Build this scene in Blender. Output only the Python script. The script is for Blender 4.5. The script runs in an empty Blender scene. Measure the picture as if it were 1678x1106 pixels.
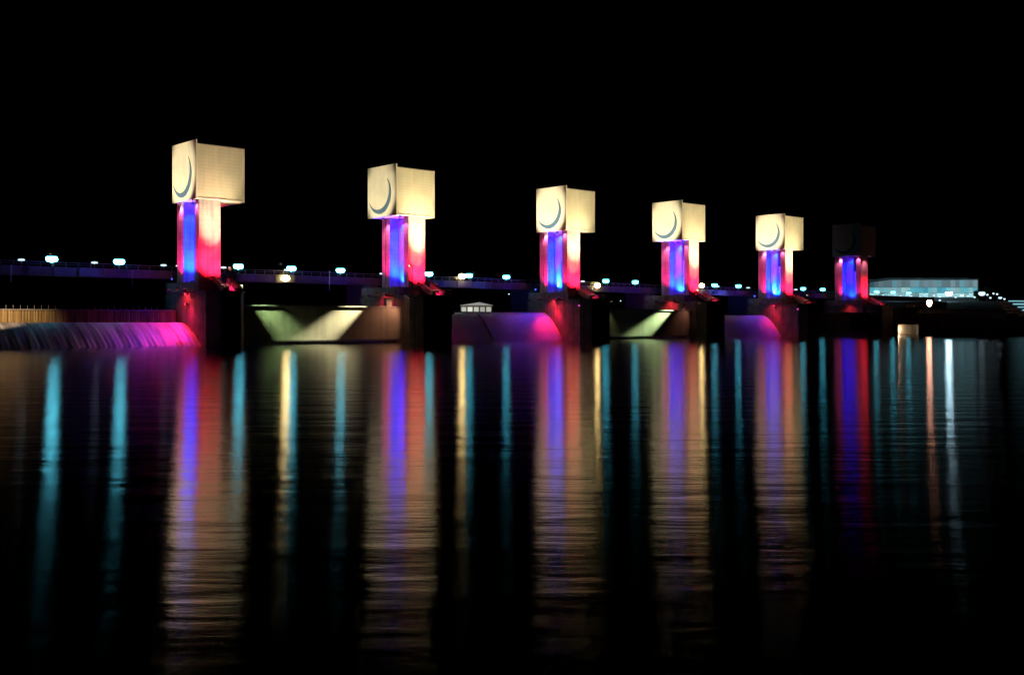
import bpy, bmesh, math, random
from mathutils import Vector, Matrix
R = math.radians
random.seed(7)
sc = bpy.context.scene
col = sc.collection

# ---------------------------------------------------------------- camera
W_, H_ = 1678.0, 1106.0
FPX = 1700.0            # focal length in photo pixels
HZ = 529.0              # horizon row in the photo
EYE = 3.7
cam_d = bpy.data.cameras.new('camera')
cam = bpy.data.objects.new('camera', cam_d); col.objects.link(cam)
cam.location = (0, 0, EYE); cam.rotation_euler = (R(90), 0, 0)
cam_d.sensor_width = 36.0; cam_d.lens = 36.0 * FPX / W_
cam_d.shift_y = -(H_ / 2 - HZ) / W_
cam_d.clip_start = 0.2; cam_d.clip_end = 8000
sc.camera = cam

# ---------------------------------------------------------------- world, moon, exposure
w = bpy.data.worlds.new('World'); sc.world = w; w.use_nodes = True
nt = w.node_tree; nt.nodes.clear()
o_ = nt.nodes.new('ShaderNodeOutputWorld'); b_ = nt.nodes.new('ShaderNodeBackground')
s_ = nt.nodes.new('ShaderNodeTexSky'); s_.sky_type = 'NISHITA'; s_.sun_disc = False
s_.sun_elevation = R(-8); s_.sun_rotation = R(200)
b_.inputs['Strength'].default_value = 0.02
nt.links.new(s_.outputs[0], b_.inputs[0]); nt.links.new(b_.outputs[0], o_.inputs[0])
sc.view_settings.view_transform = 'Standard'; sc.view_settings.look = 'None'
sc.view_settings.exposure = 0; sc.view_settings.gamma = 1
sc.cycles.max_bounces = 5; sc.cycles.diffuse_bounces = 2; sc.cycles.glossy_bounces = 3
sc.cycles.sample_clamp_indirect = 6.0
sc.cycles.use_denoising = True

# ---------------------------------------------------------------- materials
def mat(name):
    m = bpy.data.materials.new(name); m.use_nodes = True
    n = m.node_tree; n.nodes.clear()
    out = n.nodes.new('ShaderNodeOutputMaterial')
    return m, n, out

def surface(name, base, rough=0.8, var=0.25, scale=0.5, stretch=(1, 1, 1), bump=0.0, bscale=3.0,
            lines=None, metal=0.0, stain=0.0, stain_col=None):
    """procedural weathered surface: noise patches, vertical run-off stains, optional horizontal joints"""
    m, n, out = mat(name); L = n.links
    p = n.nodes.new('ShaderNodeBsdfPrincipled'); L.new(p.outputs[0], out.inputs[0])
    p.inputs['Roughness'].default_value = rough; p.inputs['Metallic'].default_value = metal
    tc = n.nodes.new('ShaderNodeTexCoord'); mp = n.nodes.new('ShaderNodeMapping')
    mp.inputs['Scale'].default_value = stretch; L.new(tc.outputs['Object'], mp.inputs[0])
    no = n.nodes.new('ShaderNodeTexNoise'); no.inputs['Scale'].default_value = scale
    no.inputs['Detail'].default_value = 6; L.new(mp.outputs[0], no.inputs['Vector'])
    rp = n.nodes.new('ShaderNodeValToRGB'); L.new(no.outputs[0], rp.inputs[0])
    rp.color_ramp.elements[0].position = 0.3; rp.color_ramp.elements[1].position = 0.72
    rp.color_ramp.elements[0].color = (*[c * (1 - var) for c in base], 1)
    rp.color_ramp.elements[1].color = (*[min(1, c * (1 + var)) for c in base], 1)
    c = rp.outputs[0]
    if stain:
        m2 = n.nodes.new('ShaderNodeMapping'); m2.inputs['Scale'].default_value = (1.6, 1.6, 0.09)
        L.new(tc.outputs['Object'], m2.inputs[0])
        n2 = n.nodes.new('ShaderNodeTexNoise'); n2.inputs['Scale'].default_value = 1.0; n2.inputs['Detail'].default_value = 5
        L.new(m2.outputs[0], n2.inputs['Vector'])
        r2 = n.nodes.new('ShaderNodeValToRGB'); r2.color_ramp.elements[0].position = 0.45; r2.color_ramp.elements[1].position = 0.75
        r2.color_ramp.elements[0].color = (0, 0, 0, 1); r2.color_ramp.elements[1].color = (stain, stain, stain, 1)
        L.new(n2.outputs[0], r2.inputs[0])
        mx = n.nodes.new('ShaderNodeMix'); mx.data_type = 'RGBA'
        L.new(r2.outputs[0], mx.inputs[0]); L.new(c, mx.inputs[6])
        mx.inputs[7].default_value = (*(stain_col or [b * 0.35 for b in base]), 1); c = mx.outputs[2]
    h = None
    if lines:
        wv = n.nodes.new('ShaderNodeTexWave'); wv.bands_direction = 'Z'; wv.wave_profile = 'SAW'
        wv.inputs['Scale'].default_value = lines; wv.inputs['Distortion'].default_value = 0
        L.new(tc.outputs['Object'], wv.inputs['Vector'])
        r3 = n.nodes.new('ShaderNodeValToRGB'); r3.color_ramp.elements[0].position = 0.0; r3.color_ramp.elements[1].position = 0.09
        r3.color_ramp.elements[0].color = (0.62, 0.60, 0.55, 1); r3.color_ramp.elements[1].color = (1, 1, 1, 1)
        L.new(wv.outputs[0], r3.inputs[0])
        mm = n.nodes.new('ShaderNodeMix'); mm.data_type = 'RGBA'; mm.blend_type = 'MULTIPLY'; mm.inputs[0].default_value = 0.9
        L.new(c, mm.inputs[6]); L.new(r3.outputs[0], mm.inputs[7]); c = mm.outputs[2]
    L.new(c, p.inputs['Base Color'])
    if bump:
        bn = n.nodes.new('ShaderNodeTexNoise'); bn.inputs['Scale'].default_value = bscale; bn.inputs['Detail'].default_value = 5
        L.new(mp.outputs[0], bn.inputs['Vector'])
        bp = n.nodes.new('ShaderNodeBump'); bp.inputs['Strength'].default_value = bump; bp.inputs['Distance'].default_value = 0.1
        L.new(bn.outputs[0], bp.inputs['Height']); L.new(bp.outputs[0], p.inputs['Normal'])
    return m

def glow(name, color, strength):
    m, n, out = mat(name)
    e = n.nodes.new('ShaderNodeEmission'); e.inputs[0].default_value = (*color, 1); e.inputs[1].default_value = strength
    n.links.new(e.outputs[0], out.inputs[0]); return m

M = {}
M['cladding'] = surface('cream cladding panels', (0.76, 0.71, 0.50), 0.6, 0.10, 0.25, lines=0.55, stain=0.16, bump=0.05)
M['face_panel'] = surface('pale face panel', (0.76, 0.71, 0.56), 0.6, 0.10, 0.3, stain=0.18, bump=0.05)
M['crescent'] = surface('blue grey crescent paint', (0.07, 0.15, 0.24), 0.5, 0.12, 0.8)
M['concrete'] = surface('board marked concrete', (0.42, 0.40, 0.37), 0.85, 0.22, 0.5, bump=0.2, stain=0.6, lines=0.35)
M['pier'] = surface('weathered pier concrete', (0.27, 0.25, 0.23), 0.85, 0.35, 0.45, bump=0.35, stain=0.8)
M['core'] = surface('smooth core concrete', (0.34, 0.34, 0.36), 0.7, 0.15, 0.6, bump=0.1, stain=0.3)
M['gate_steel'] = surface('painted gate steel', (0.40, 0.39, 0.34), 0.5, 0.12, 0.4, stain=0.35)
M['dark_steel'] = surface('dark steel', (0.06, 0.06, 0.065), 0.5, 0.3, 2)
M['rail_steel'] = surface('galvanised rail steel', (0.30, 0.31, 0.32), 0.45, 0.2, 2, metal=0.4)
M['deck'] = surface('deck concrete', (0.25, 0.25, 0.25), 0.85, 0.3, 0.3, stain=0.5)
M['fascia'] = surface('painted fascia girder', (0.12, 0.12, 0.13), 0.6, 0.2, 0.4, stain=0.4)
M['roof'] = surface('roof felt', (0.08, 0.08, 0.08), 0.9, 0.2, 0.5)
M['ground'] = surface('dark bank soil and grass', (0.022, 0.026, 0.014), 0.95, 0.5, 0.1, bump=0.5, bscale=0.6)
M['riverbed'] = surface('riverbed silt', (0.03, 0.028, 0.02), 0.95, 0.4, 0.1)
M['leaf'] = surface('foliage', (0.035, 0.055, 0.02), 0.7, 0.5, 1.0)
M['bark'] = surface('bark', (0.07, 0.05, 0.035), 0.9, 0.3, 2.0)
M['warm_wall'] = surface('ochre sheet piling', (0.42, 0.32, 0.15), 0.7, 0.7, 1.0, stretch=(2.2, 1, 0.12), stain=0.5)
M['hall_metal'] = surface('hall metal cladding', (0.35, 0.40, 0.42), 0.5, 0.15, 0.2)
M['cyan_lamp'] = glow('cyan lamp glass', (0.08, 0.60, 0.80), 22)
M['white_lamp'] = glow('cool white lamp glass', (0.62, 0.85, 1.0), 1.5)
M['big_white_lamp'] = glow('bright white lamp glass', (0.50, 0.80, 0.95), 60)
M['warm_lamp'] = glow('sodium lamp glass', (1.0, 0.70, 0.26), 34)
M['peach_lamp'] = glow('peach lamp glass', (1.0, 0.46, 0.30), 26)
M['star'] = glow('star light', (0.5, 0.6, 0.6), 0.35)

def nappe_material():
    m, n, out = mat('falling water silk'); L = n.links
    p = n.nodes.new('ShaderNodeBsdfPrincipled'); L.new(p.outputs[0], out.inputs[0])
    p.inputs['Roughness'].default_value = 0.45
    tc = n.nodes.new('ShaderNodeTexCoord'); mp = n.nodes.new('ShaderNodeMapping')
    mp.inputs['Scale'].default_value = (1.3, 0.10, 0.10); L.new(tc.outputs['Object'], mp.inputs[0])
    no = n.nodes.new('ShaderNodeTexNoise'); no.inputs['Scale'].default_value = 0.8; no.inputs['Detail'].default_value = 7; no.inputs['Distortion'].default_value = 0.6; no.inputs['Roughness'].default_value = .65
    L.new(mp.outputs[0], no.inputs['Vector'])
    rp = n.nodes.new('ShaderNodeValToRGB'); L.new(no.outputs[0], rp.inputs[0])
    rp.color_ramp.elements[0].position = 0.33; rp.color_ramp.elements[1].position = 0.68
    rp.color_ramp.elements[0].color = (0.04, 0.045, 0.05, 1); rp.color_ramp.elements[1].color = (0.50, 0.52, 0.55, 1)
    L.new(rp.outputs[0], p.inputs['Base Color'])
    bp = n.nodes.new('ShaderNodeBump'); bp.inputs['Strength'].default_value = 0.4; bp.inputs['Distance'].default_value = 0.2
    L.new(no.outputs[0], bp.inputs['Height']); L.new(bp.outputs[0], p.inputs['Normal'])
    return m
M['nappe'] = nappe_material()

def water_material():
    m, n, out = mat('river water'); L = n.links
    tg = n.nodes.new('ShaderNodeCombineXYZ'); tg.inputs[0].default_value = 1.0
    lobes = []
    for rough, an in ((0.114, 0.08), (0.170, 0.42)):      # short ripples and longer waves
        q = n.nodes.new('ShaderNodeBsdfAnisotropic'); q.distribution = 'BECKMANN'
        q.inputs['Roughness'].default_value = rough; q.inputs['Anisotropy'].default_value = an
        q.inputs['Color'].default_value = (1, 1, 1, 1); L.new(tg.outputs[0], q.inputs['Tangent']); lobes.append(q)
    gl = n.nodes.new('ShaderNodeMixShader'); gl.inputs[0].default_value = 0.58
    L.new(lobes[0].outputs[0], gl.inputs[1]); L.new(lobes[1].outputs[0], gl.inputs[2])
    df = n.nodes.new('ShaderNodeBsdfDiffuse'); df.inputs[0].default_value = (0.0006, 0.0008, 0.0012, 1)
    fr = n.nodes.new('ShaderNodeFresnel'); fr.inputs[0].default_value = 1.9
    mx = n.nodes.new('ShaderNodeMixShader')
    L.new(fr.outputs[0], mx.inputs[0]); L.new(df.outputs[0], mx.inputs[1]); L.new(gl.outputs[0], mx.inputs[2])
    L.new(mx.outputs[0], out.inputs[0])
    tc = n.nodes.new('ShaderNodeTexCoord'); mp = n.nodes.new('ShaderNodeMapping')
    mp.inputs['Scale'].default_value = (0.35, 1.5, 1); L.new(tc.outputs['Object'], mp.inputs[0])
    n1 = n.nodes.new('ShaderNodeTexNoise'); n1.inputs['Scale'].default_value = 1.4; n1.inputs['Detail'].default_value = 5
    n1.inputs['Roughness'].default_value = 0.62
    L.new(mp.outputs[0], n1.inputs['Vector'])
    bp = n.nodes.new('ShaderNodeBump'); bp.inputs['Strength'].default_value = 1.0; bp.inputs['Distance'].default_value = 0.010
    L.new(n1.outputs[0], bp.inputs['Height'])
    m2 = n.nodes.new('ShaderNodeMapping'); m2.inputs['Scale'].default_value = (0.16, 0.55, 1); L.new(tc.outputs['Object'], m2.inputs[0])
    n2 = n.nodes.new('ShaderNodeTexNoise'); n2.inputs['Scale'].default_value = 1.0; n2.inputs['Detail'].default_value = 3
    L.new(m2.outputs[0], n2.inputs['Vector'])
    b2 = n.nodes.new('ShaderNodeBump'); b2.inputs['Strength'].default_value = 1.0; b2.inputs['Distance'].default_value = 0.036
    L.new(n2.outputs[0], b2.inputs['Height']); L.new(b2.outputs[0], bp.inputs['Normal'])
    for q in lobes: L.new(bp.outputs[0], q.inputs['Normal'])
    return m
M['water'] = water_material()

# ---------------------------------------------------------------- mesh helpers
class MB:
    def __init__(s): s.bm = bmesh.new()
    def box(s, x0, x1, y0, y1, z0, z1):
        v = [s.bm.verts.new((x, y, z)) for z in (z0, z1) for x, y in ((x0, y0), (x1, y0), (x1, y1), (x0, y1))]
        for f in ((3, 2, 1, 0), (4, 5, 6, 7), (0, 1, 5, 4), (1, 2, 6, 5), (2, 3, 7, 6), (3, 0, 4, 7)):
            s.bm.faces.new([v[i] for i in f])
        return s
    def prism(s, pts, axis, a0, a1):
        """closed outline pts (2-D), extruded along axis: 'z' -> (x,y), 'x' -> (y,z), 'y' -> (x,z)"""
        def P(p, a):
            return {'z': (p[0], p[1], a), 'x': (a, p[0], p[1]), 'y': (p[0], a, p[1])}[axis]
        A = [s.bm.verts.new(P(p, a0)) for p in pts]; B = [s.bm.verts.new(P(p, a1)) for p in pts]
        s.bm.faces.new(A[::-1]); s.bm.faces.new(B)
        for i in range(len(pts)):
            j = (i + 1) % len(pts); s.bm.faces.new((A[i], A[j], B[j], B[i]))
        return s
    def tube(s, p, q, r, r2=None, n=8):
        p, q = Vector(p), Vector(q); d = (q - p); r2 = r if r2 is None else r2
        z = d.normalized(); x = z.orthogonal().normalized(); y = z.cross(x)
        A, B = [], []
        for i in range(n):
            a = 2 * math.pi * i / n; k = x * math.cos(a) + y * math.sin(a)
            A.append(s.bm.verts.new(p + k * r)); B.append(s.bm.verts.new(q + k * r2))
        s.bm.faces.new(A[::-1]); s.bm.faces.new(B)
        for i in range(n):
            j = (i + 1) % n; s.bm.faces.new((A[i], A[j], B[j], B[i]))
        return s
    def blob(s, c, rx, ry, rz, seg=10, rings=6):
        r = bmesh.ops.create_uvsphere(s.bm, u_segments=seg, v_segments=rings, radius=1)
        for v in r['verts']: v.co = Vector((c[0] + v.co.x * rx, c[1] + v.co.y * ry, c[2] + v.co.z * rz))
        return s
    def build(s, name, m, parent=None, smooth=False, bevel=0):
        bmesh.ops.recalc_face_normals(s.bm, faces=s.bm.faces)
        me = bpy.data.meshes.new(name); s.bm.to_mesh(me); s.bm.free()
        me.materials.append(m)
        if smooth:
            for p in me.polygons: p.use_smooth = True
        o = bpy.data.objects.new(name, me); col.objects.link(o)
        if parent: o.parent = parent
        if bevel:
            b = o.modifiers.new('bevel', 'BEVEL'); b.width = bevel; b.segments = 2; b.limit_method = 'ANGLE'
        return o

def tag(o, label, cat, group=None, kind=None):
    if label: o['label'] = label
    if cat: o['category'] = cat
    if group: o['group'] = group
    if kind: o['kind'] = kind
    return o
def empty(name, loc, rz=0.0):
    o = bpy.data.objects.new(name, None); col.objects.link(o)
    o.location = loc; o.rotation_euler = (0, 0, rz); o.empty_display_size = 0.5
    return o
def copy_tree(o, parent=None):
    c = o.copy(); col.objects.link(c); c.parent = parent
    for ch in list(o.children): copy_tree(ch, c)
    return c

TH = R(42.0)
ROT = Matrix.Rotation(TH, 3, 'Z')
def world(org, p):               # local (u along the row, v upstream, z) -> world
    return Vector(org) + ROT @ Vector(p)

def spot(name, parent_world, org, p, target, color, power, angle, blend=0.6, size=0.12, parent=None):
    l = bpy.data.lights.new(name, 'SPOT'); l.energy = power; l.color = color
    l.spot_size = R(angle); l.spot_blend = blend; l.shadow_soft_size = size
    o = bpy.data.objects.new(name, l); col.objects.link(o)
    a = world(org, p); b = world(org, target)
    q = (b - a).to_track_quat('-Z', 'Y')
    if parent is not None:
        o.parent = parent; o.location = (0, 0, 0)
    else:
        o.location = a; o.rotation_mode = 'QUATERNION'; o.rotation_quaternion = q
    return o

# one floodlight: housing, lens, yoke; local -Z is the beam direction. Meshes shared by every copy.
def make_flood_meshes():
    h = MB(); h.box(-.28, .28, -.20, .20, 0.03, .26)
    for i in range(5): h.box(-.24 + i * .11, -.20 + i * .11, -.17, .17, .26, .34)
    ho = h.build('housing', M['dark_steel'])
    y = MB(); y.box(-.36, -.31, -.04, .04, -.05, .42); y.box(.31, .36, -.04, .04, -.05, .42); y.box(-.36, .36, -.04, .04, .42, .47)
    yo = y.build('yoke', M['dark_steel'])
    a, b = ho.data, yo.data
    bpy.data.objects.remove(ho); bpy.data.objects.remove(yo)
    return a, b
HOUSING, YOKE = make_flood_meshes()
LENS = {}
def lens_mesh(color):
    k = tuple(round(c, 2) for c in color)
    if k not in LENS:
        b = MB(); b.box(-.24, .24, -.16, .16, 0.0, 0.028)
        o = b.build('lens', glow('floodlight lens', color, 2.5)); LENS[k] = o.data; bpy.data.objects.remove(o)
    return LENS[k]

def flood(org, p, target, color, power, angle, label, group, blend=0.6, size=0.12):
    a = world(org, p); b = world(org, target)
    e = bpy.data.objects.new('floodlight', None); col.objects.link(e); e.empty_display_size = 0.3
    e.location = a; e.rotation_mode = 'QUATERNION'; e.rotation_quaternion = (b - a).to_track_quat('-Z', 'Y')
    tag(e, label, 'floodlight', group)
    for nm, me in (('housing', HOUSING), ('lens', lens_mesh(color)), ('yoke', YOKE)):
        o = bpy.data.objects.new(nm, me); col.objects.link(o); o.parent = e
    l = bpy.data.lights.new('spot_beam', 'SPOT'); l.energy = power; l.color = color
    l.spot_size = R(angle); l.spot_blend = blend; l.shadow_soft_size = size
    o = bpy.data.objects.new('spot_beam', l); col.objects.link(o); o.parent = e; o.location = (0, 0, -0.08)
    return e

# ---------------------------------------------------------------- setting: water, banks
def sheet(name, x0, x1, y0, y1, z, m, nx=1, ny=1):
    bm = bmesh.new()
    bmesh.ops.create_grid(bm, x_segments=nx, y_segments=ny, size=0.5)
    for v in bm.verts:
        v.co = Vector((x0 + (v.co.x + .5) * (x1 - x0), y0 + (v.co.y + .5) * (y1 - y0), z))
    me = bpy.data.meshes.new(name); bm.to_mesh(me); bm.free(); me.materials.append(m)
    o = bpy.data.objects.new(name, me); col.objects.link(o); return o
tag(sheet('river_water', -1500, 1500, -300, 420, 0, M['water']), 'black river water below the dam with long coloured reflections', 'river', kind='structure')
tag(sheet('ground', -4000, 4000, -600, 5000, -4.0, M['riverbed']), 'dark riverbed and land under the water', 'ground', kind='structure')

def ss(a, b, x):
    t = max(0, min(1, (x - a) / (b - a))); return t * t * (3 - 2 * t)
def bank_h(x, y):
    right = ss(112, 122, x) * ss(320, 330, y)
    far = ss(560, 620, y)
    m = max(right, far)
    top = 8.6 + 3.4 * ss(345, 430, y) + 0.5 * math.sin(x * .031 + y * .02)
    return -3.5 + (3.5 + top) * m
bm = bmesh.new(); nx, ny = 130, 90
xs = [-900 + 1400 * (i / nx) for i in range(nx + 1)]; xs = sorted(xs + [110, 114, 118, 122, 126])
ys = [300 + (j * 4 if j < 30 else 120 + (j - 30) ** 2 * 0.28 + (j - 30) * 4) for j in range(ny + 1)]
g = [[bm.verts.new((x, y, bank_h(x, y) + (random.uniform(-.15, .15)))) for x in xs] for y in ys]
for j in range(len(ys) - 1):
    for i in range(len(xs) - 1): bm.faces.new((g[j][i], g[j][i + 1], g[j + 1][i + 1], g[j + 1][i]))
me = bpy.data.meshes.new('river_bank'); bm.to_mesh(me); bm.free(); me.materials.append(M['ground'])
rb = bpy.data.objects.new('river_bank', me); col.objects.link(rb)
tag(rb, 'black unlit far bank of the river behind the dam', 'river bank', kind='structure')

# ---------------------------------------------------------------- towers data
D1 = 170.0
T = [  # X, Y of the box corner ; stem offset ; pier width ; head lit
    dict(x=-51.6, y=170.0, su=0.5, sw=4.0, W=6.7, name='nearest tower at far left', short='largest tower'),
    dict(x=-21.65, y=195.7, su=2.9, sw=4.0, W=10.0, name='second tower from the left', short='second tower'),
    dict(x=12.0, y=226.9, su=0.5, sw=4.0, W=8.9, name='third tower from the left', short='third tower'),
    dict(x=41.8, y=254.0, su=2.9, sw=3.9, W=10.4, name='fourth tower from the left', short='fourth tower'),
    dict(x=75.1, y=285.0, su=0.5, sw=3.7, W=8.9, name='fifth tower, next to the dark one', short='fifth tower'),
    dict(x=105.2, y=312.8, su=0.6, sw=4.2, W=9.5, name='far right tower with unlit head', short='unlit-headed tower'),
]
ZP, ZPL, ZB, ZR = 8.9, 10.5, 24.1, 33.1      # pier nose top, plinth top, box bottom, roof

def crescent(parent):
    R0, s, Ri, A = 3.75, .89, 3.64, R(104)
    pts = []; n = 40
    for i in range(n + 1):
        a = -A + 2 * A * i / n; pts.append((R0 * math.cos(a), R0 * math.sin(a)))
    tip = Vector((R0 * math.cos(A) + s, R0 * math.sin(A))); ai = math.atan2(tip.y, tip.x)
    for i in range(1, n):
        a = ai - 2 * ai * i / n; pts.append((-s + Ri * math.cos(a), Ri * math.sin(a)))
    ang = R(-54); out = []
    for x, z in pts:
        X = x * math.cos(ang) - z * math.sin(ang); Z = x * math.sin(ang) + z * math.cos(ang)
        out.append((5.35 - X, 28.35 + Z))
    # build as quad strip so that it is clean
    b = MB(); bm = b.bm
    outer = out[:n + 1]; inner = [out[n]] + out[n + 1:] + [out[0]]
    inner = inner[::-1]
    for x0 in (-.32,):
        F = [[bm.verts.new((x, *p)) for p in outer] for x in (-.33, -.25)]
        G = [[bm.verts.new((x, *p)) for p in inner] for x in (-.33, -.25)]
        for i in range(n):
            for k in (0, 1):
                try: bm.faces.new((F[k][i], F[k][i + 1], G[k][i + 1], G[k][i]))
                except ValueError: pass
            bm.faces.new((F[0][i], F[0][i + 1], F[1][i + 1], F[1][i]))
            bm.faces.new((G[0][i], G[0][i + 1], G[1][i + 1], G[1][i]))
    bmesh.ops.remove_doubles(bm, verts=bm.verts, dist=1e-4)
    o = b.build('crescent_mark', M['crescent'], parent); return o

def nose(W, v0, v1, wn, z0, z1, inset=0.0):
    """pier plan: flat sides, bevelled downstream nose"""
    i = inset
    pts = [(i, v1), (W - i, v1), (W - i, -wn + 2.0), (W - 1.6, -wn + i), (1.6, -wn + i), (i, -wn + 2.0)]
    return pts, z0, z1

LED = (1.0, 0.006, 0.03)
PINK = (1.0, 0.018, 0.24)
BLUE = (0.001, 0.014, 1.0)
WARM = (1.0, 0.84, 0.52)

for i, t in enumerate(T):
    org = (t['x'], t['y'], 0); t['org'] = org; W = t['W']; su, sw = t['su'], t['sw']
    # ---- pier
    pr = empty('weir_pier', org, TH)
    tag(pr, f'dark concrete river pier carrying the {t["name"]}', 'pier', 'concrete piers standing in the river')
    wn = 6.0 if i else 5.2
    b = MB(); pts, z0, z1 = nose(W, 0, 12.6, wn, -3.9, ZP - .3); b.prism(pts, 'z', z0, z1); b.build('shaft', M['pier'], pr)
    MB().box(2.0, 4.6, 12.61, 20.5, -3.9, 11.33).build('bridge_column', M['dark_steel'], pr)
    b = MB(); pts, _, _ = nose(W, 0, 11, wn, 0, 0); c = [(x + (-.15 if x < W / 2 else .15), y + (-.15 if y < 0 else 0)) for x, y in pts]
    b.prism(c, 'z', ZP - .3, ZP); b.build('cap_slab', M['pier'], pr)
    b = MB(); u1 = min(W - .3, su + sw + 1.6)
    if i in (1, 3):       # portal under the shaft
        b.box(.2, su + .2, -.3, 12.4, ZP, ZPL).box(su + .2, u1, -.3, 1.7, ZP, ZPL).box(su + .2, u1, 6.2, 12.4, ZP, ZPL).box(su + 2.2, u1, 1.7, 6.2, ZP, ZPL)
    else:
        b.box(.1, u1, -.3, 12.4, ZP, ZPL)
    b.build('plinth', M['pier'], pr)
    # sloping parapets of the steps from the plinth down onto the nose
    for uu in (su + 2.1, su + 4.6):
        uu = min(uu, W - .8)
        b = MB(); b.prism([(-.3, ZPL + 1.0), (-.3, ZPL - .1), (-3.6, ZP + .01), (-4.6, ZP + .01), (-4.6, ZP + .5)], 'x', uu, uu + .7); b.build('step_parapet', M['concrete'], pr)
    b = MB(); n = 8
    for k in range(n):
        b.box(min(su + 2.8, W - 2.1), min(su + 4.6, W - .8), -.35 - 3.4 * (k + 1) / n, -.3, ZP + .005 * k, ZPL - (ZPL - ZP) * (k) / n - .18)
    b.build('steps', M['pier'], pr)
    b = MB()
    for k in range(6):
        b.tube((W - .1, -wn + 2.2 + k * 1.5, ZP), (W - .1, -wn + 2.2 + k * 1.5, ZP + 1.05), .03)
    for z in (.55, 1.05): b.tube((W - .1, -wn + 2.2, ZP + z), (W - .1, -wn + 9.7, ZP + z), .03)
    b.tube((1.7, -wn + .2, ZP + 1.05), (W - 1.7, -wn + .2, ZP + 1.05), .03)
    for k in range(4): b.tube((1.7 + (W - 3.4) * k / 3, -wn + .2, ZP), (1.7 + (W - 3.4) * k / 3, -wn + .2, ZP + 1.05), .03)
    b.build('railing', M['rail_steel'], pr)
    b = MB()   # ladder on the side wall
    for z in range(14): b.box(W + .02, W + .10, 2.2, 2.7, .4 + z * .6, .44 + z * .6)
    b.box(W + .02, W + .10, 2.15, 2.2, .2, ZP).box(W + .02, W + .10, 2.7, 2.75, .2, ZP); b.build('ladder', M['rail_steel'], pr)
    # ---- tower
    tw = empty('gate_tower', (org[0], org[1], 0), TH)
    lit = i < 5
    labels = [
        'largest cream-headed gate tower, leftmost, on pink and blue lit legs',
        'second gate tower from the left with floodlit cube head and dark crescent on pale face',
        'third gate tower from the left, cube head glowing white around its crescent',
        'fourth gate tower from the left, between the third tower and the smallest cream head',
        'smallest cream-headed gate tower, fifth from the left, beside the dark-headed one',
        'gate tower at the right end whose head is unlit above pink and blue legs']
    tag(tw, labels[i], 'tower', 'gate towers of the river dam')
    b = MB(); b.box(su, su + sw, .4, 1.9, ZPL, ZB).build('front_leg', M['concrete'], tw)
    b = MB(); b.box(su, su + sw, 6.5, 7.75, ZPL, ZB).box(su + .25, su + sw, 7.75, 8.05, ZPL, ZB).box(su, su + sw, 8.05, 9.1, ZPL, ZB).build('rear_leg', M['concrete'], tw)
    # core wall between the legs with an opening near the top
    a = su + sw * .5
    b = MB(); b.box(a, a + 1.1, 3.9, 6.5, ZPL, ZB).box(a, a + 1.1, 1.9, 3.9, ZPL, 19.4)
    b.box(a, a + 1.1, 1.9, 3.9, 23.5, ZB); b.build('core_wall', M['core'], tw)
    b = MB(); b.box(a - .12, a, 3.9, 4.05, ZPL, ZB).box(a - .12, a, 2.6, 2.72, ZPL, 19.4)
    b.build('conduit', M['rail_steel'], tw)
    # head
    b = MB(); b.box(0, 8.72, .2, 9.25, ZB, ZR).build('head_box', M['cladding'], tw)
    b = MB(); b.box(-.25, 0, 0, 9.45, ZB - .12, ZR + .65).build('crescent_panel', M['face_panel'], tw)
    b = MB(); b.box(8.72, 8.95, 0.05, 9.4, ZB - .1, ZR + .05).build('end_panel', M['face_panel'], tw)
    b = MB(); b.box(0.0, 8.72, .2, .32, ZR, ZR + .12).box(0.0, 8.72, 9.13, 9.25, ZR, ZR + .12).box(.01, 8.71, .32, 9.13, ZR, ZR + .05).build('roof_edge', M['roof'], tw)
    crescent(tw)
    # trim lines on the front face
    b = MB()
    b.box(.0, .22, .15, .197, ZB + .02, ZR - .02).box(8.45, 8.70, .15, .197, ZB + .02, ZR - .02).box(.22, 8.45, .15, .197, ZB + .02, ZB + .22)
    b.build('corner_trim', M['face_panel'], tw)
    if i == 0: tw.scale = (.955, .955, 1)
    # ---- floodlights
    G = 'floodlights on the gate towers'
    S = t['short']
    F = lambda p, q, c, P, an, what, bl=.6, sz=.12: flood(org, p, q, c, P, an, f'{what} of the {S}', G, bl, sz)
    c = su + sw / 2
    if lit:
        F((c + .6, -5.0, ZP + 2.3), (c + .3, .4, 14.2), LED, 42000, 64, 'red floodlight near the nose', .9)
    else:
        F((c + .6, -5.0, ZP + 2.3), (c + .3, .4, 13.8), LED, 24000, 62, 'red floodlight near the nose', .9)
    F((c - .9, -1.6, ZP + 1.9), (c - .8, .4, 17.0 if lit else 13.6), LED, 7000 if lit else 2500, 60 if lit else 26, 'small red floodlight at the foot', .9)
    F((min(W - 1.2, su + 4.2), -wn + .7, ZP + .35), (su + 3.4, -1.8, ZP + .9), (1, .015, .10), [1500, 1500, 1300, 1200, 1000, 800][i], 76, 'added pink light brightening the sloping step walls', .9)  # added light, lifts the step walls that the leg floodlights leave dark
    # outrigger arm on the pier side that carries the pink floodlights
    lu = -1.7
    for v_ in (6.9, 1.0):
        MB().box(-2.0, .05, v_ - .1, v_ + .1, ZP - .25, ZP - .05).build('outrigger_arm', M['dark_steel'], pr)
    F((lu, 6.9, ZP + .35), (su + .1, 7.2, 17.5 if lit else 15), PINK, 12000 if lit else 7000, 52 if lit else 34, 'pink floodlight by the rear leg', 1)
    F((lu, 1.0, ZP + .35), (su + .1, 1.15, 18 if lit else 15), PINK, 7500 if lit else 3500, 50 if lit else 34, 'pink floodlight by the front leg', 1)
    F((lu, 3.8, ZP + .25), (.5, 3.0, 3.0), (1, .03, .05), [950, 700, 950, 700, 600, 300][i], 150, 'added dim red light for the spill on the pier side', .9)  # added light, stands in for red spill from the leg floodlights
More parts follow.
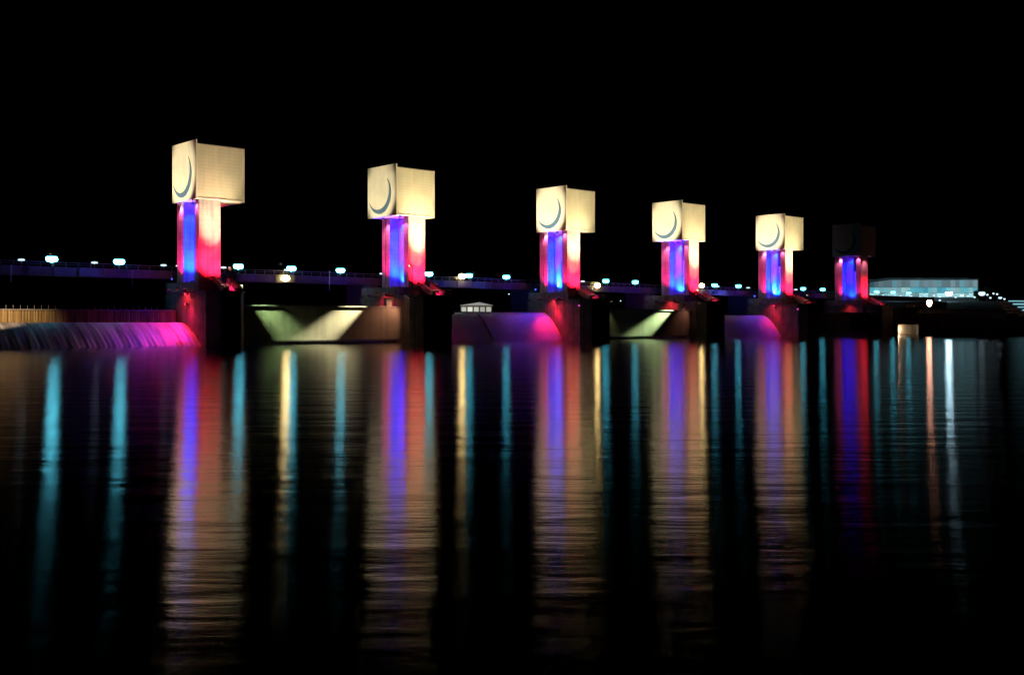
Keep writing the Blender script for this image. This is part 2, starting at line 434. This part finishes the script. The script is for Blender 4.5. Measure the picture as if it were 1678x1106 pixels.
    F((a - 1.3, 4.3, ZPL + .3), (a - .1, 4.2, 17), BLUE, 95000 if lit else 18000, 120, 'blue floodlight between the legs', 1)
    F((a - 1.1, 4.4, ZB - .5), (a, 4.2, 19), BLUE, 22000 if lit else 9000, 120, 'blue floodlight under the head', 1)
    if i % 2 == 0:
        F((a - .75, 5.2, ZPL + .1), (a + .02, 5.15, 12.8), (.10, .60, 1.0), 9000, 30, 'cyan floodlight in the recess', .5)
    F((max(.0, su - 1.3), 7.0, ZB - .35), (su, 6.9, 18), (1, .16, .42), 2200, 100, 'pink downlight over the rear leg', .9)
    F((max(.0, su - 1.3), 1.1, ZB - .35), (su, 1.1, 18), (1, .14, .42), 1200, 100, 'pink downlight over the front leg', .9)
    if lit:
        F((c + .1, -4.6, ZP + .5), (c, .4, 18.8), (1, .30, .18), 13000, 38, 'added peach light blending cream into red on the front leg', 1)  # added light, softens the change from cream down to red
        kf = [0.7, 1.6, 1.5, 1.4, 1.4][i]
        # cream floodlight on the pier nose, aimed at the head
        F((c + .6, -wn + .9, ZP + .9), (c + .2, .2, ZB + 2.6), WARM if i else (1, .76, .56), 34000 * kf, 44, 'cream floodlight on the pier nose', 1.0)
        F((c - .2, -wn + .9, ZP + .9), (4.4, .2, ZR - .6), WARM, 30000, 48, 'second cream floodlight on the pier nose', 1.0)
        kl = [.8, 0.58, 1.05, .95, 1.0][i]
        flood(org, (-21, 6.5, 14.3), (0, 5.2, 28.4), (1, .86, .58), 66000 * kl, 26, f'cream floodlight on the bridge aimed at the crescent of the {S}', G, .55)
    else:
        F((c, -1.3, ZB - .35), (c, .4, 18), (1, .20, .32), 1500, 90, 'pink downlight over the front face', .9)

# ---------------------------------------------------------------- bays
def dist(a, b): return math.hypot(a['x'] - b['x'], a['y'] - b['y'])

def nappe(t, u0, crest_v, toe_v, crest_z, name, m, label, cat, nu=200, nv=16, amp=0.05):
    e = empty(name, t['org'], TH); tag(e, label, cat)
    bm = bmesh.new(); rows = []
    for j in range(nv + 1):
        s = j / nv; row = []
        for i in range(nu + 1):
            u = u0 + (-.01 - u0) * i / nu
            a = s * math.pi / 2
            v = crest_v + (toe_v - crest_v) * (s ** .92); z = crest_z * (1 - s ** 1.35) - .05 * s
            k = amp * (math.sin(u * 3.1) + math.sin(u * 7.7 + 1.3) * .7 + math.sin(u * 1.3 + 2) * .8) * s
            row.append(bm.verts.new((u, v - k, z)))
        rows.append(row)
    for j in range(nv):
        for i in range(nu): bm.faces.new((rows[j][i], rows[j][i + 1], rows[j + 1][i + 1], rows[j + 1][i]))
    # give it thickness: a back wall under the crest
    back = [bm.verts.new((v.co.x, crest_v + 1.2, crest_z)) for v in rows[0]]
    back2 = [bm.verts.new((v.co.x, crest_v + 1.2, -3.5)) for v in rows[0]]
    for i in range(nu):
        bm.faces.new((rows[0][i + 1], rows[0][i], back[i], back[i + 1])); bm.faces.new((back[i + 1], back[i], back2[i], back2[i + 1]))
    bmesh.ops.recalc_face_normals(bm, faces=bm.faces)
    me = bpy.data.meshes.new('curtain'); bm.to_mesh(me); bm.free(); me.materials.append(m)
    for p in me.polygons: p.use_smooth = True
    return e, me

# bay left of the first tower: overflow weir
t1 = T[0]
e, me = nappe(t1, -62, 5.3, -1.5, 3.75, 'overflow_weir', M['nappe'], 'wide overflow weir with silky falling water left of the largest tower', 'weir', nu=500, amp=.07)
o = bpy.data.objects.new('water_curtain', me); col.objects.link(o); o.parent = e
b = MB()
for k in range(150): b.box(-61.5 + k * .41, -61.3 + k * .41, 7.9, 8.05, 3.2, 5.65)
b.box(-62, -.01, 8.05, 8.5, -3, 5.5); b.build('flap_wall', M['warm_wall'], e)
b = MB(); b.box(-62, -.01, 7.85, 8.6, 5.65, 5.85).build('walkway_beam', M['rail_steel'], e)
b = MB()
for k in range(60): b.tube((-61 + k * 1.03, 7.9, 5.85), (-61 + k * 1.03, 7.9, 6.4), .035, n=6)
b.build('teeth', M['rail_steel'], e)

def side_light(t, p, q, c, P, an, label, bl=.8):
    return flood(t['org'], p, q, c, P, an, label, 'floodlights lighting the weir bays', bl)
side_light(t1, (-.7, 2.6, 8.3), (-4.5, 1.6, 1.0), (1, .015, .07), 6000, 110, 'pink floodlight on the largest pier shining on the falling water')
side_light(t1, (-.5, 3.5, 6.8), (-14, 6.0, 4.0), (1, .02, .12), 900, 34, 'pink floodlight on the largest pier shining along the weir crest')
side_light(t1, (-36.7, -3.0, 6.6), (-28.5, 6.6, 4.5), (1, .64, .36), 17000, 40, 'amber floodlight shining on the left end of the weir', .6)

# spill bays between towers 2-3 and 4-5 : drum gates
for j, (i, cz) in enumerate(((2, 5.9), (4, 5.7))):
    t = T[i]; L = dist(T[i - 1], t) - T[i - 1]['W']
    lab = ['curved purple-lit drum gate between the second and third towers', 'curved drum gate between the fourth and fifth towers, faintly violet'][j]
    e, me = nappe(t, -L, 6.9, 1.1, cz, 'drum_gate', M['gate_steel'], lab, 'gate', nu=60, amp=0.0)
    o = bpy.data.objects.new('skin_plate', me); col.objects.link(o); o.parent = e
    b = MB(); b.box(-L, -.01, 6.8, 7.3, cz + .01, cz + .16).build('crest_beam', M['rail_steel'], e)
    if j == 0:
        b = MB()
        for k in range(10):
            s = k / 10; s2 = (k + 1) / 10
            P = lambda s: (-20.3, 6.9 - 5.8 * s ** .92 - .08, 5.9 * (1 - s ** 1.35) + .06)
            b.tube(P(s), P(s2), .11, n=6)
        b.build('inspection_ladder', M['rail_steel'], e)
        b = MB(); b.tube((-L + .15, 1.0, .1), (-L + .15, 1.0, 6.2), .14).build('side_seal_post', M['rail_steel'], e)
    side_light(t, (-.75, 3.2, 8.4), (-2.6, 2.2, .6), (1, .012, .05), [6500, 2800][j], 84, f'red floodlight on the pier of the {t["short"]} shining on the drum gate')
    side_light(t, (-.5, -4.2, 7.4), (-24, 4.0, 4.0), (.6, .05, .42), [550, 160][j], 60, f'violet floodlight on the pier of the {t["short"]} shining along the drum gate')
    if j == 0:
        side_light(T[1], (T[1]['W'] + .5, -3.5, 5.5), (T[1]['W'] + 3, 2.0, 1.0), (1, .03, .22), 240, 90, 'faint red floodlight on the second pier near the waterline')

# lift gates in bays 1, 3 and 5
def mast(t, u, v, z, label):
    p = world(t['org'], (u, v, 0)); e = empty('lighting_mast', (p.x, p.y, ZP), TH); tag(e, label, 'mast', 'lighting masts on the piers')
    MB().tube((0, 0, 0), (0, 0, .15), .22, .2).build('base_plate', M['dark_steel'], e)
    MB().tube((0, 0, .15), (0, 0, z - ZP - .1), .09, .06).build('pole', M['dark_steel'], e)
    MB().box(-.4, .4, -.05, .05, z - ZP - .1, z - ZP).build('cross_arm', M['dark_steel'], e)
for j, i in enumerate((0, 2, 4)):
    t, t2 = T[i], T[i + 1]; W = t['W']; L = dist(t, t2)
    e = empty('lift_gate', t['org'], TH)
    tag(e, ['pale flat lift gate with two crossing beams of light right of the largest tower',
            'flat lift gate with one diagonal greenish beam between the third and fourth towers',
            'unlit dark lift gate between the fifth tower and the unlit-headed tower'][j], 'gate', 'flat lift gates')
    v = -2.2
    b = MB(); b.box(W + .01, L - .01, v, v + .6, .55, 6.75).build('gate_leaf', M['gate_steel'] if j < 2 else M['pier'], e)
    b = MB(); b.box(W + .01, L - .01, v - .14, v - .003, 6.5, 6.75).box(W + .01, L - .01, v - .14, v - .003, .55, .8)
    b.box(W + .01, W + .3, v - .14, v - .003, .8, 6.5).box(L - .3, L - .01, v - .14, v - .003, .8, 6.5).build('edge_frame', M['rail_steel'], e)
    b = MB(); b.box(L - 3.4, L - 2.2, v - .1, v + .9, 6.76, 8.3).build('hoist_lug', M['concrete'], e)
    b = MB(); b.box(W + .01, L - .01, v + 1.2, v + 2, -3.9, .5).build('sill', M['pier'], e)
    if j == 0:
        mast(t, W - 2.4, -3.4, 12.5, 'thin lighting mast on the nose of the largest pier')
        side_light(t, (W - 2.4, -3.4, 12.5), (W + 6.6, v, 3.9), (.66, 1.0, .40), 130000, 25, 'green-white floodlight on a mast left of the wide lift gate', 1)
        mast(t2, .4, -4.2, 14.3, 'tall lighting mast on the nose of the second pier')
        side_light(t, (L + .4, -4.2, 14.3), (L - 14.0, v, 3.8), (1.0, .88, .50), 250000, 17, 'cream floodlight on a mast right of the wide lift gate', 1)
        side_light(t, (L - .7, v - 3.2, 8.4), (L - 3.5, v, 4.4), (1.0, .42, .24), 1300, 90, 'dim orange floodlight on the second pier above the lift gate', .9)
    elif j == 1:
        mast(t2, .4, -4.0, 11.6, 'short lighting mast on the nose of the fourth pier')
        side_light(t, (L + .4, -4.0, 11.6), (L - 13.5, v, 3.7), (.72, 1.0, .46), 170000, 16, 'green-white floodlight on the mast of the fourth pier', 1)
        side_light(t, (L - .7, v - 3.2, 8.4), (L - 3, v, 4.4), (1.0, .38, .25), 350, 70, 'dim orange floodlight on the fourth pier above the lift gate', .9)
        side_light(t, (W + .5, v - 2.2, 8.4), (W + 2.0, v, 3.0), (.9, .9, .4), 260, 60, 'dim yellow-green floodlight on the third pier above the lift gate', .9)

# ---------------------------------------------------------------- bridge upstream of the towers
BO = (-61.07, 180.4, 0.0)
UE = 285.0
br = empty('service_bridge', BO, TH)
tag(br, 'long low road bridge with lamps running behind all the towers', 'bridge')
b = MB(); b.box(-90, UE, .0, 7.0, 12.35, 12.7).build('deck', M['deck'], br)
b = MB(); b.box(-90, UE, -.3, -.003, 11.5, 12.8).box(-90, UE, -.5, -.3, 11.35, 11.5).build('fascia_girder', M['fascia'], br)
b = MB(); b.box(-90, UE, 7.003, 7.3, 11.5, 12.8).build('rear_girder', M['fascia'], br)
b = MB(); k = -90.0
while k < UE: b.box(k - .03, k + .03, -.06, .0, 12.8, 13.5); k += 2.0
b.box(-90, UE, -.08, .02, 13.5, 13.58).box(-90, UE, -.05, -.01, 13.15, 13.2); b.build('railing', M['rail_steel'], br)
k = -90.0
while k < UE: MB().box(k, k + .25, -.42, -.305, 11.5, 12.8).build('stiffener', M['fascia'], br); k += 4.0
MB().box(-48.5, -37.2, -18, 8.0, -3.9, 11.3).build('end_support', M['pier'], br); MB().box(UE - 4, UE + 6, -2, 9, -3.9, 11.3).build('end_support', M['pier'], br)
# poles standing out against the girder
for x, y0, y1, lab in ((18, 437, 462, 'thin pale pole at the left edge of the bridge'), (540, 446, 476, 'thin pale pole on the bridge left of the second tower'), (217, 446, 468, 'thin pole on the bridge left of the largest tower')):
    tt = (x - 839) / FPX; Y = 259.0 / (1.111 - tt) ; X = tt * Y
    z1 = EYE + (HZ - y0) * Y / FPX; z0 = EYE + (HZ - y1) * Y / FPX
    e = empty('marker_pole', (X, Y, z0)); tag(e, lab, 'pole', 'thin poles on the bridge')
    MB().tube((0, 0, 0), (0, 0, z1 - z0), .07).build('post', M['rail_steel'], e); MB().box(-.14, .14, -.1, .1, z1 - z0, z1 - z0 + .25).build('marker_cap', M['rail_steel'], e)

# lamp kinds: base, post, shade, lantern glass
def make_lamp(name, h, glass, rx, rz, low=True):
    r = empty(name, (0, 0, 0))
    MB().tube((0, 0, 0), (0, 0, .25), .16, .12).build('base', M['dark_steel'], r)
    MB().tube((0, 0, .25), (0, 0, h - rz), .07, .05).build('post', M['dark_steel'], r)
    b = MB(); b.blob((0, 0, h), rx, rx * .8, rz, 10, 6); b.build('lantern_glass', glass, r, True)
    MB().tube((0, 0, h + rz * .62), (0, 0, h + rz * 1.25), rx * 1.12, .1, 12).build('shade', M['dark_steel'], r)
    return r
cy = make_lamp('bridge_lamp', 1.35, M['cyan_lamp'], .95, .58)  # glass oversized so that its shape takes in the lamp's glare
LG = {}
for st in (26, 21, 19, 16, 13, 11):
    LG[st] = glow('cyan lamp glass', (0.10, 0.60, 0.78) if st > 15 else (.07, .52, .68), st)
used = False
def lamp_x(Y): return 839 + FPX * (1.111 - 261.5 / Y)
bays = [(0, 290, 'left of the largest tower'), (365, 628, 'between the largest and second towers'), (700, 880, 'between the second and third towers'),
        (952, 1080, 'between the third and fourth towers'), (1147, 1236, 'between the fourth and fifth towers'), (1300, 1364, 'between the fifth and the unlit-headed tower'), (1424, 1520, 'right of the unlit-headed tower')]
ords = ['first', 'second', 'third', 'fourth', 'fifth']
cnt = {}
for k in range(0, 27):
    Y = 168.3 + 7.35 * k; x = lamp_x(Y)
    bay = next((q for q in bays if q[0] < x < q[1]), None)
    if not bay: continue
    n = cnt.get(bay, 0); cnt[bay] = n + 1
    o = cy if not used else copy_tree(cy); used = True
    st = 26 if x < 150 else 21 if x < 250 else 19 if x < 520 else 16 if x < 720 else 13 if x < 1000 else 11
    for ch in o.children:
        if ch.name.startswith('lantern_glass'):
            ch.data = ch.data.copy(); ch.data.materials[0] = LG[st]
    o.location = (1.111 * Y - 261.5 - .25, Y + .25, 12.7 - (0.0 if k > 3 else 0.0)); o.rotation_euler = (0, 0, TH)
    tag(o, f'cyan-white bridge lamp, {ords[n]} from the left of those {bay[2]}', 'street lamp', 'cyan-white lamps along the bridge')

# small whitish lamps at the far side of the deck
sm = make_lamp('bridge_lamp', 1.25, M['white_lamp'], .55, .24); first = True
for x, lab in ((35, 'at the far left edge'), (155, 'between the two big cyan lamps'), (268, 'left of the largest tower'), (293, 'touching the left side of the largest tower'),
               (366, 'touching the right side of the largest tower'), (470, 'above the warm glowing stretch of girder'), (648 - 22, 'touching the left side of the second tower'),
               (955, 'touching the right side of the third tower'), (1176, 'just right of the fourth tower'), (1218 + 8, 'just left of the fifth tower'), (1304, 'touching the right side of the fifth tower')):
    tt = (x - 839) / FPX; Y = 268.0 / (1.111 - tt); X = tt * Y
    o = sm if first else copy_tree(sm); first = False
    o.location = (X, Y, 12.7); tag(o, f'small dim white bridge lamp {lab}', 'street lamp', 'small white lamps at the rear of the bridge')

# warm sodium lanterns on brackets in front of the girder
def make_warm():
    r = empty('sodium_lantern', (0, 0, 0))
    MB().tube((0, .55, -.3), (0, .1, .0), .05).build('bracket', M['dark_steel'], r)
    MB().blob((0, 0, 0), .85, .6, .55).build('lantern_glass', M['warm_lamp'], r, True)
    MB().tube((0, 0, .32), (0, 0, .5), .5, .1).build('shade', M['dark_steel'], r)
    return r
wm = make_warm(); first = True
for x, y, lab in ((468, 456, 'glowing on the girder between the largest and second towers'), (757, 453, 'on the bridge just right of the second tower'),
                  (979, 468, 'on the bridge just right of the third tower'), (1150, 468, 'touching the right side of the fourth tower')):
    tt = (x - 839) / FPX; Y = 260.6 / (1.111 - tt); X = tt * Y
    o = wm if first else copy_tree(wm); first = False
    o.location = (X, Y, EYE + (HZ - y) * Y / FPX); o.rotation_euler = (0, 0, TH)
    tag(o, f'warm yellow lantern {lab}', 'lantern', 'warm lanterns on the bridge')

# blue and violet washes on the girder, from fixtures on the piers
for i, c, P in ((0, (.10, .12, 1), 11000), (2, (.08, .12, 1), 11000), (4, (.10, .14, 1), 11000)):
    flood(T[i]['org'], (.2, 10.2, 11.2), (-22, 14, 12.2), c, P, 22, f'blue floodlight on the pier of the {T[i]["short"]} washing the bridge girder', 'blue and violet floodlights aimed at the bridge', .9)
for i, c, P in ((0, (.40, .08, 1), 6000), (2, (.45, .08, 1), 6000)):
    flood(T[i]['org'], (T[i]['W'] - 1, 10.5, 10.9), (T[i]['W'] + 22, 14, 12.2), c, P, 26, f'violet floodlight on the pier of the {T[i]["short"]} washing the bridge girder', 'blue and violet floodlights aimed at the bridge', .9)
flood(T[1]['org'], (T[1]['W'] - 1, 10.5, 10.9), (T[1]['W'] + 18, 14, 12.2), (.08, .10, 1), 9000, 26, 'blue floodlight on the pier of the second tower washing the bridge girder', 'blue and violet floodlights aimed at the bridge', .9)
flood(T[3]['org'], (T[3]['W'] - 1, 10.5, 10.9), (T[3]['W'] + 18, 14, 12.2), (.08, .10, 1), 9000, 26, 'blue floodlight on the pier of the fourth tower washing the bridge girder', 'blue and violet floodlights aimed at the bridge', .9)

# ---------------------------------------------------------------- far bank things
def at(x, y, Y): return Vector(((x - 839) / FPX * Y, Y, EYE + (HZ - y) * Y / FPX))

# lit hall at the right
YH = 450.0
a = at(1424, 488, YH); c = at(1604, 456, YH)
hl = empty('exhibition_hall', (a.x, YH, 0)); tag(hl, 'long low hall with glowing blue-white glass front at the right end of the bridge', 'building')
Wd = c.x - a.x; zb, zt = a.z, c.z
b = MB(); b.box(0, Wd, .3, 30, zb - 5, zt - .35); b.build('wall', M['hall_metal'], hl)
b = MB(); b.prism([(4, zt - .3), (7, zt + .15), (Wd - 5, zt + .05), (Wd + .5, zt - .3)], 'y', -.6, 31); b.build('roof', M['hall_metal'], hl)
cols = [(0.10, .42, .52), (.16, .50, .58), (.08, .36, .48), (.30, .55, .58), (.22, .45, .50)]
wms = [glow(f'hall window light', cc, s) for cc in cols for s in (.35, .8)]
nb = 24
for k in range(nb):
    x0 = .4 + k * (Wd - .8) / nb; x1 = x0 + (Wd - .8) / nb - .10
    fade = min(1, .45 + k / 8.0)
    b = MB(); b.box(x0, x1, .1, .28, zb + 4.6, zt - .8 - (.0 if k > 4 else (4 - k) * .25))
    uo = b.build('upper_window', glow('upper window light', (lambda q: tuple(v * q for v in ((.17, .28, .32) if k % 5 else (.13, .33, .40))))(random.uniform(.7, 1.25)), .8 * fade), hl)
    b = MB(); b.box(x0, x1, .1, .28, zb + 2.2, zb + 4.4); b.build('middle_window', glow('middle window light', random.choice(cols), random.uniform(.7, 1.1)), hl)
    b = MB(); b.box(x0, x1, .1, .28, zb + .3, zb + 2.0); b.build('lower_window', glow('lower window light', (.35, .68, .72), random.uniform(.4, 1.5)), hl)
# lamps in front of it
hb = make_lamp('street_lamp', 1, M['big_white_lamp'], 1.5, .9)
ws = make_lamp('street_lamp', 1, M['white_lamp'], .8, .5)
fb, fw = True, True
def bank_lamp(x, y, Y, kind, label):
    p = at(x, y, Y); g0 = max(bank_h(p.x, Y), 0) - .2
    h = max(p.z - g0, 1.5); glass, rx, rz = {'big': (M['big_white_lamp'], 1.3, .95), 'soft': (M['white_lamp'], 1.4, 1.0), 'white': (M['white_lamp'], .75, .5), 'tiny': (M['white_lamp'], .4, .4), 'peach': (M['peach_lamp'], .75, 1.2), 'peachy': (M['warm_lamp'], .55, .5)}[kind]
    r = make_lamp('street_lamp', h, glass, rx, rz); r.location = (p.x, Y, p.z - h)
    tag(r, label, 'street lamp', 'street lamps on the far bank'); return r
for o in (hb, ws):
    for ch in list(o.children): bpy.data.objects.remove(ch)
    bpy.data.objects.remove(o)
bank_lamp(1555, 481, 425, 'big', 'brightest white street lamp in front of the glowing hall')
bank_lamp(1609, 481, 425, 'soft', 'bright white street lamp at the right end of the glowing hall')
bank_lamp(1492, 485, 425, 'white', 'small white street lamp in front of the left half of the hall')
bank_lamp(1440, 480, 425, 'tiny', 'tiny white street lamp at the left end of the hall')
bank_lamp(1530, 484, 425, 'tiny', 'tiny white street lamp just left of the brightest lamp')
bank_lamp(1576, 484, 425, 'white', 'white street lamp just right of the brightest lamp')
bank_lamp(1628, 481, 425, 'tiny', 'small white street lamp right of the hall, left of a larger one')
bank_lamp(1639, 488, 425, 'white', 'white street lamp on the slope between the hall and the lit terraces')
bank_lamp(1523, 496, 319, 'peach', 'tall peach-coloured street lamp below the middle of the hall')
bank_lamp(1540, 492, 390, 'tiny', 'tiny lamp right of the peach-coloured lamp')
bank_lamp(1607, 511, 333, 'tiny', 'faint low lamp on the bank below the hall right end')
for x, y in ((1432, 486), (1447, 484), (1461, 487), (1476, 485), (1508, 486), (1515, 483), (1540, 486), (1566, 487), (1586, 485), (1597, 487)):
    kq = globals().get('kq', 0) + 1; bank_lamp(x, y, 427, 'tiny', ['first', 'second', 'third', 'fourth', 'fifth', 'sixth', 'seventh', 'eighth', 'ninth', 'tenth and last'][kq - 1] + ' from the left of tiny white lamps at the glowing hall foot')
for x, y in ((1618, 483), (1623, 488), (1646, 490), (1634, 482)):
    kr = globals().get('kr', 0) + 1; bank_lamp(x, y, 415, 'tiny', 'tiny white lamp on the slope right of the hall, ' + ['nearest the hall', 'just above its lower end', 'furthest right beside the lit terraces', 'highest of the group'][kr - 1])
for x, y, lab in ((834, 482, 'upper small lamp seen under the bridge left of the third tower'), (1026, 498, 'cross-shaped small lamp under the bridge right of the third tower'), (1206, 503, 'faint small lamp under the bridge left of the fifth tower'), (1017, 493, 'faint small lamp under the bridge, left one of a close pair')):
    bank_lamp(x, y, 640, 'tiny', lab)

# lit white boathouse seen under the bridge between towers 2 and 3
p0 = at(755, 512, 600); p1 = at(806, 497, 600)
bh = empty('boathouse', (p0.x, 600, 0)); tag(bh, 'small white lit boathouse seen under the bridge between the second and third towers', 'building')
w2 = p1.x - p0.x
b = MB(); b.box(0, w2, 0, 8, 0, p1.z - 1.2).build('wall', M['face_panel'], bh)
b = MB(); b.prism([(-.6, p1.z - 1.2), (w2 * .6, p1.z + .6), (w2 + .6, p1.z - 1.2)], 'y', -.8, 8.6).build('roof', glow('self-glowing white roof', (.75, .75, .68), .38), bh)  # roof emits its own dull glow in place of light falling on it
for k in range(5):
    b = MB(); b.box(.4 + k * w2 / 5, .4 + k * w2 / 5 + w2 / 6.5, -.12, -.01, p0.z + .3, p1.z - 2.2); b.build('window', glow('boathouse window light', (.7, .72, .62), random.uniform(.25, 1.2)), bh)
b = MB(); b.box(-.3, w2 + .3, -.5, -.15, p0.z - .5, p0.z + .2).build('balcony', M['face_panel'], bh)

# quay block with the glowing alcove right of the last tower
yq = 317.0
q0 = at(1472, 548, yq); q1 = at(1505, 532, yq)
qw = empty('quay_wall', (q0.x, yq, 0)); tag(qw, 'dark quay wall with one glowing orange-white alcove right of the last tower', 'wall')
wq = q1.x - q0.x
b = MB(); b.box(-7, 0, 0, 8, -3.9, 8.2).box(0, wq, 2.2, 8, -3.9, 8.2).box(0, wq, 0, 2.2, q1.z, 8.2).box(0, wq, 0, 2.2, -3.9, max(.15, q0.z)).box(wq, 75, 0, 8, -3.9, 6.6)
b.build('masonry', M['pier'], qw)
b = MB(); b.box(.0, .3, 1.0, 2.0, q0.z + .3, q1.z - .1).build('lamp_strip', glow('alcove lamp', (1, .80, .58), 9), qw)
b = MB(); b.box(.3, wq, 2.05, 2.19, max(.2, q0.z), q1.z - .003).build('alcove_lining', M['face_panel'], qw)
l = bpy.data.lights.new('alcove_light', 'POINT'); l.energy = 90; l.color = (1, .52, .26); l.shadow_soft_size = .15
ao = bpy.data.objects.new('alcove_light', l); col.objects.link(ao); ao.parent = qw; ao.location = (.75, 1.7, (max(.2, q0.z) + q1.z) / 2)
b = MB(); k = -7.0
while k < 75: b.tube((k, .3, 6.6 if k > wq else 8.2), (k, .3, 7.6 if k > wq else 9.2), .04, n=6); k += 2
b.build('railing', M['rail_steel'], qw)

# lit terraces at the right edge
YT = 316.0
te = empty('lit_terraces', (at(1645, 500, YT).x, YT, 0)); tag(te, 'stepped terraces with glowing blue-white edges at the right edge of the view', 'terrace')
x00 = at(1645, 500, YT).x
for k in range(5):
    a = at(1650 + k * 5.2, 492 + k * 5.0, YT); 
    MB().box(a.x - x00, a.x - x00 + 14, -1.0 - k * .9 , 6, a.z - 1.2 if k < 4 else 5.6, a.z - .45).build('terrace_step', M['pier'], te)
    MB().box(a.x - x00, a.x - x00 + 14, -1.05 - k * .9, -.9 - k * .9, a.z - .44, a.z - .14).build('light_strip', glow('terrace light', (.22, .52, .62), 1.0 + .3 * (k % 2)), te)

# trees on the far bank, black against black
def make_tree(h, seed):
    rnd = random.Random(seed); r = empty('bank_tree', (0, 0, 0))
    b = MB(); b.tube((0, 0, 0), (0, 0, h * .45), .28, .18)
    for k in range(6):
        a = rnd.uniform(0, 6.28); b.tube((0, 0, h * (.28 + .03 * k)), (math.cos(a) * h * .25, math.sin(a) * h * .25, h * rnd.uniform(.55, .85)), .11, .03, 6)
    b.build('trunk', M['bark'], r)
    bm = bmesh.new()
    for c in range(26):
        a = rnd.uniform(0, 6.28); rr = rnd.uniform(0, .3) * h; cz = h * rnd.uniform(.42, .95); cr = h * rnd.uniform(.08, .15)
        rr *= (1.15 - cz / h)* 1.6
        for q in range(38):
            d = Vector((rnd.gauss(0, 1), rnd.gauss(0, 1), rnd.gauss(0, 1))).normalized() * cr * rnd.uniform(.6, 1.1)
            p = Vector((math.cos(a) * rr, math.sin(a) * rr, cz)) + d
            s = rnd.uniform(.12, .3); x = Vector((rnd.gauss(0, 1), rnd.gauss(0, 1), rnd.gauss(0, 1))).normalized(); y = x.orthogonal().normalized()
            bm.faces.new([bm.verts.new(p + x * s), bm.verts.new(p + y * s), bm.verts.new(p - x * s), bm.verts.new(p - y * s)])
    me = bpy.data.meshes.new('crown'); bm.to_mesh(me); bm.free(); me.materials.append(M['leaf'])
    o = bpy.data.objects.new('crown', me); col.objects.link(o); o.parent = r
    return r
for k, (x, Y, h, lab) in enumerate(((1617, 440, 6.5, 'dark tree against the right end of the glowing hall'), (1600, 436, 5.0, 'low dark bush-like tree in front of the hall right end'))):
    r = make_tree(h, 20 + k); p = at(x, 480, Y); r.location = (p.x, Y, bank_h(p.x, Y) - .2)
    tag(r, lab, 'tree', 'dark trees by the hall')
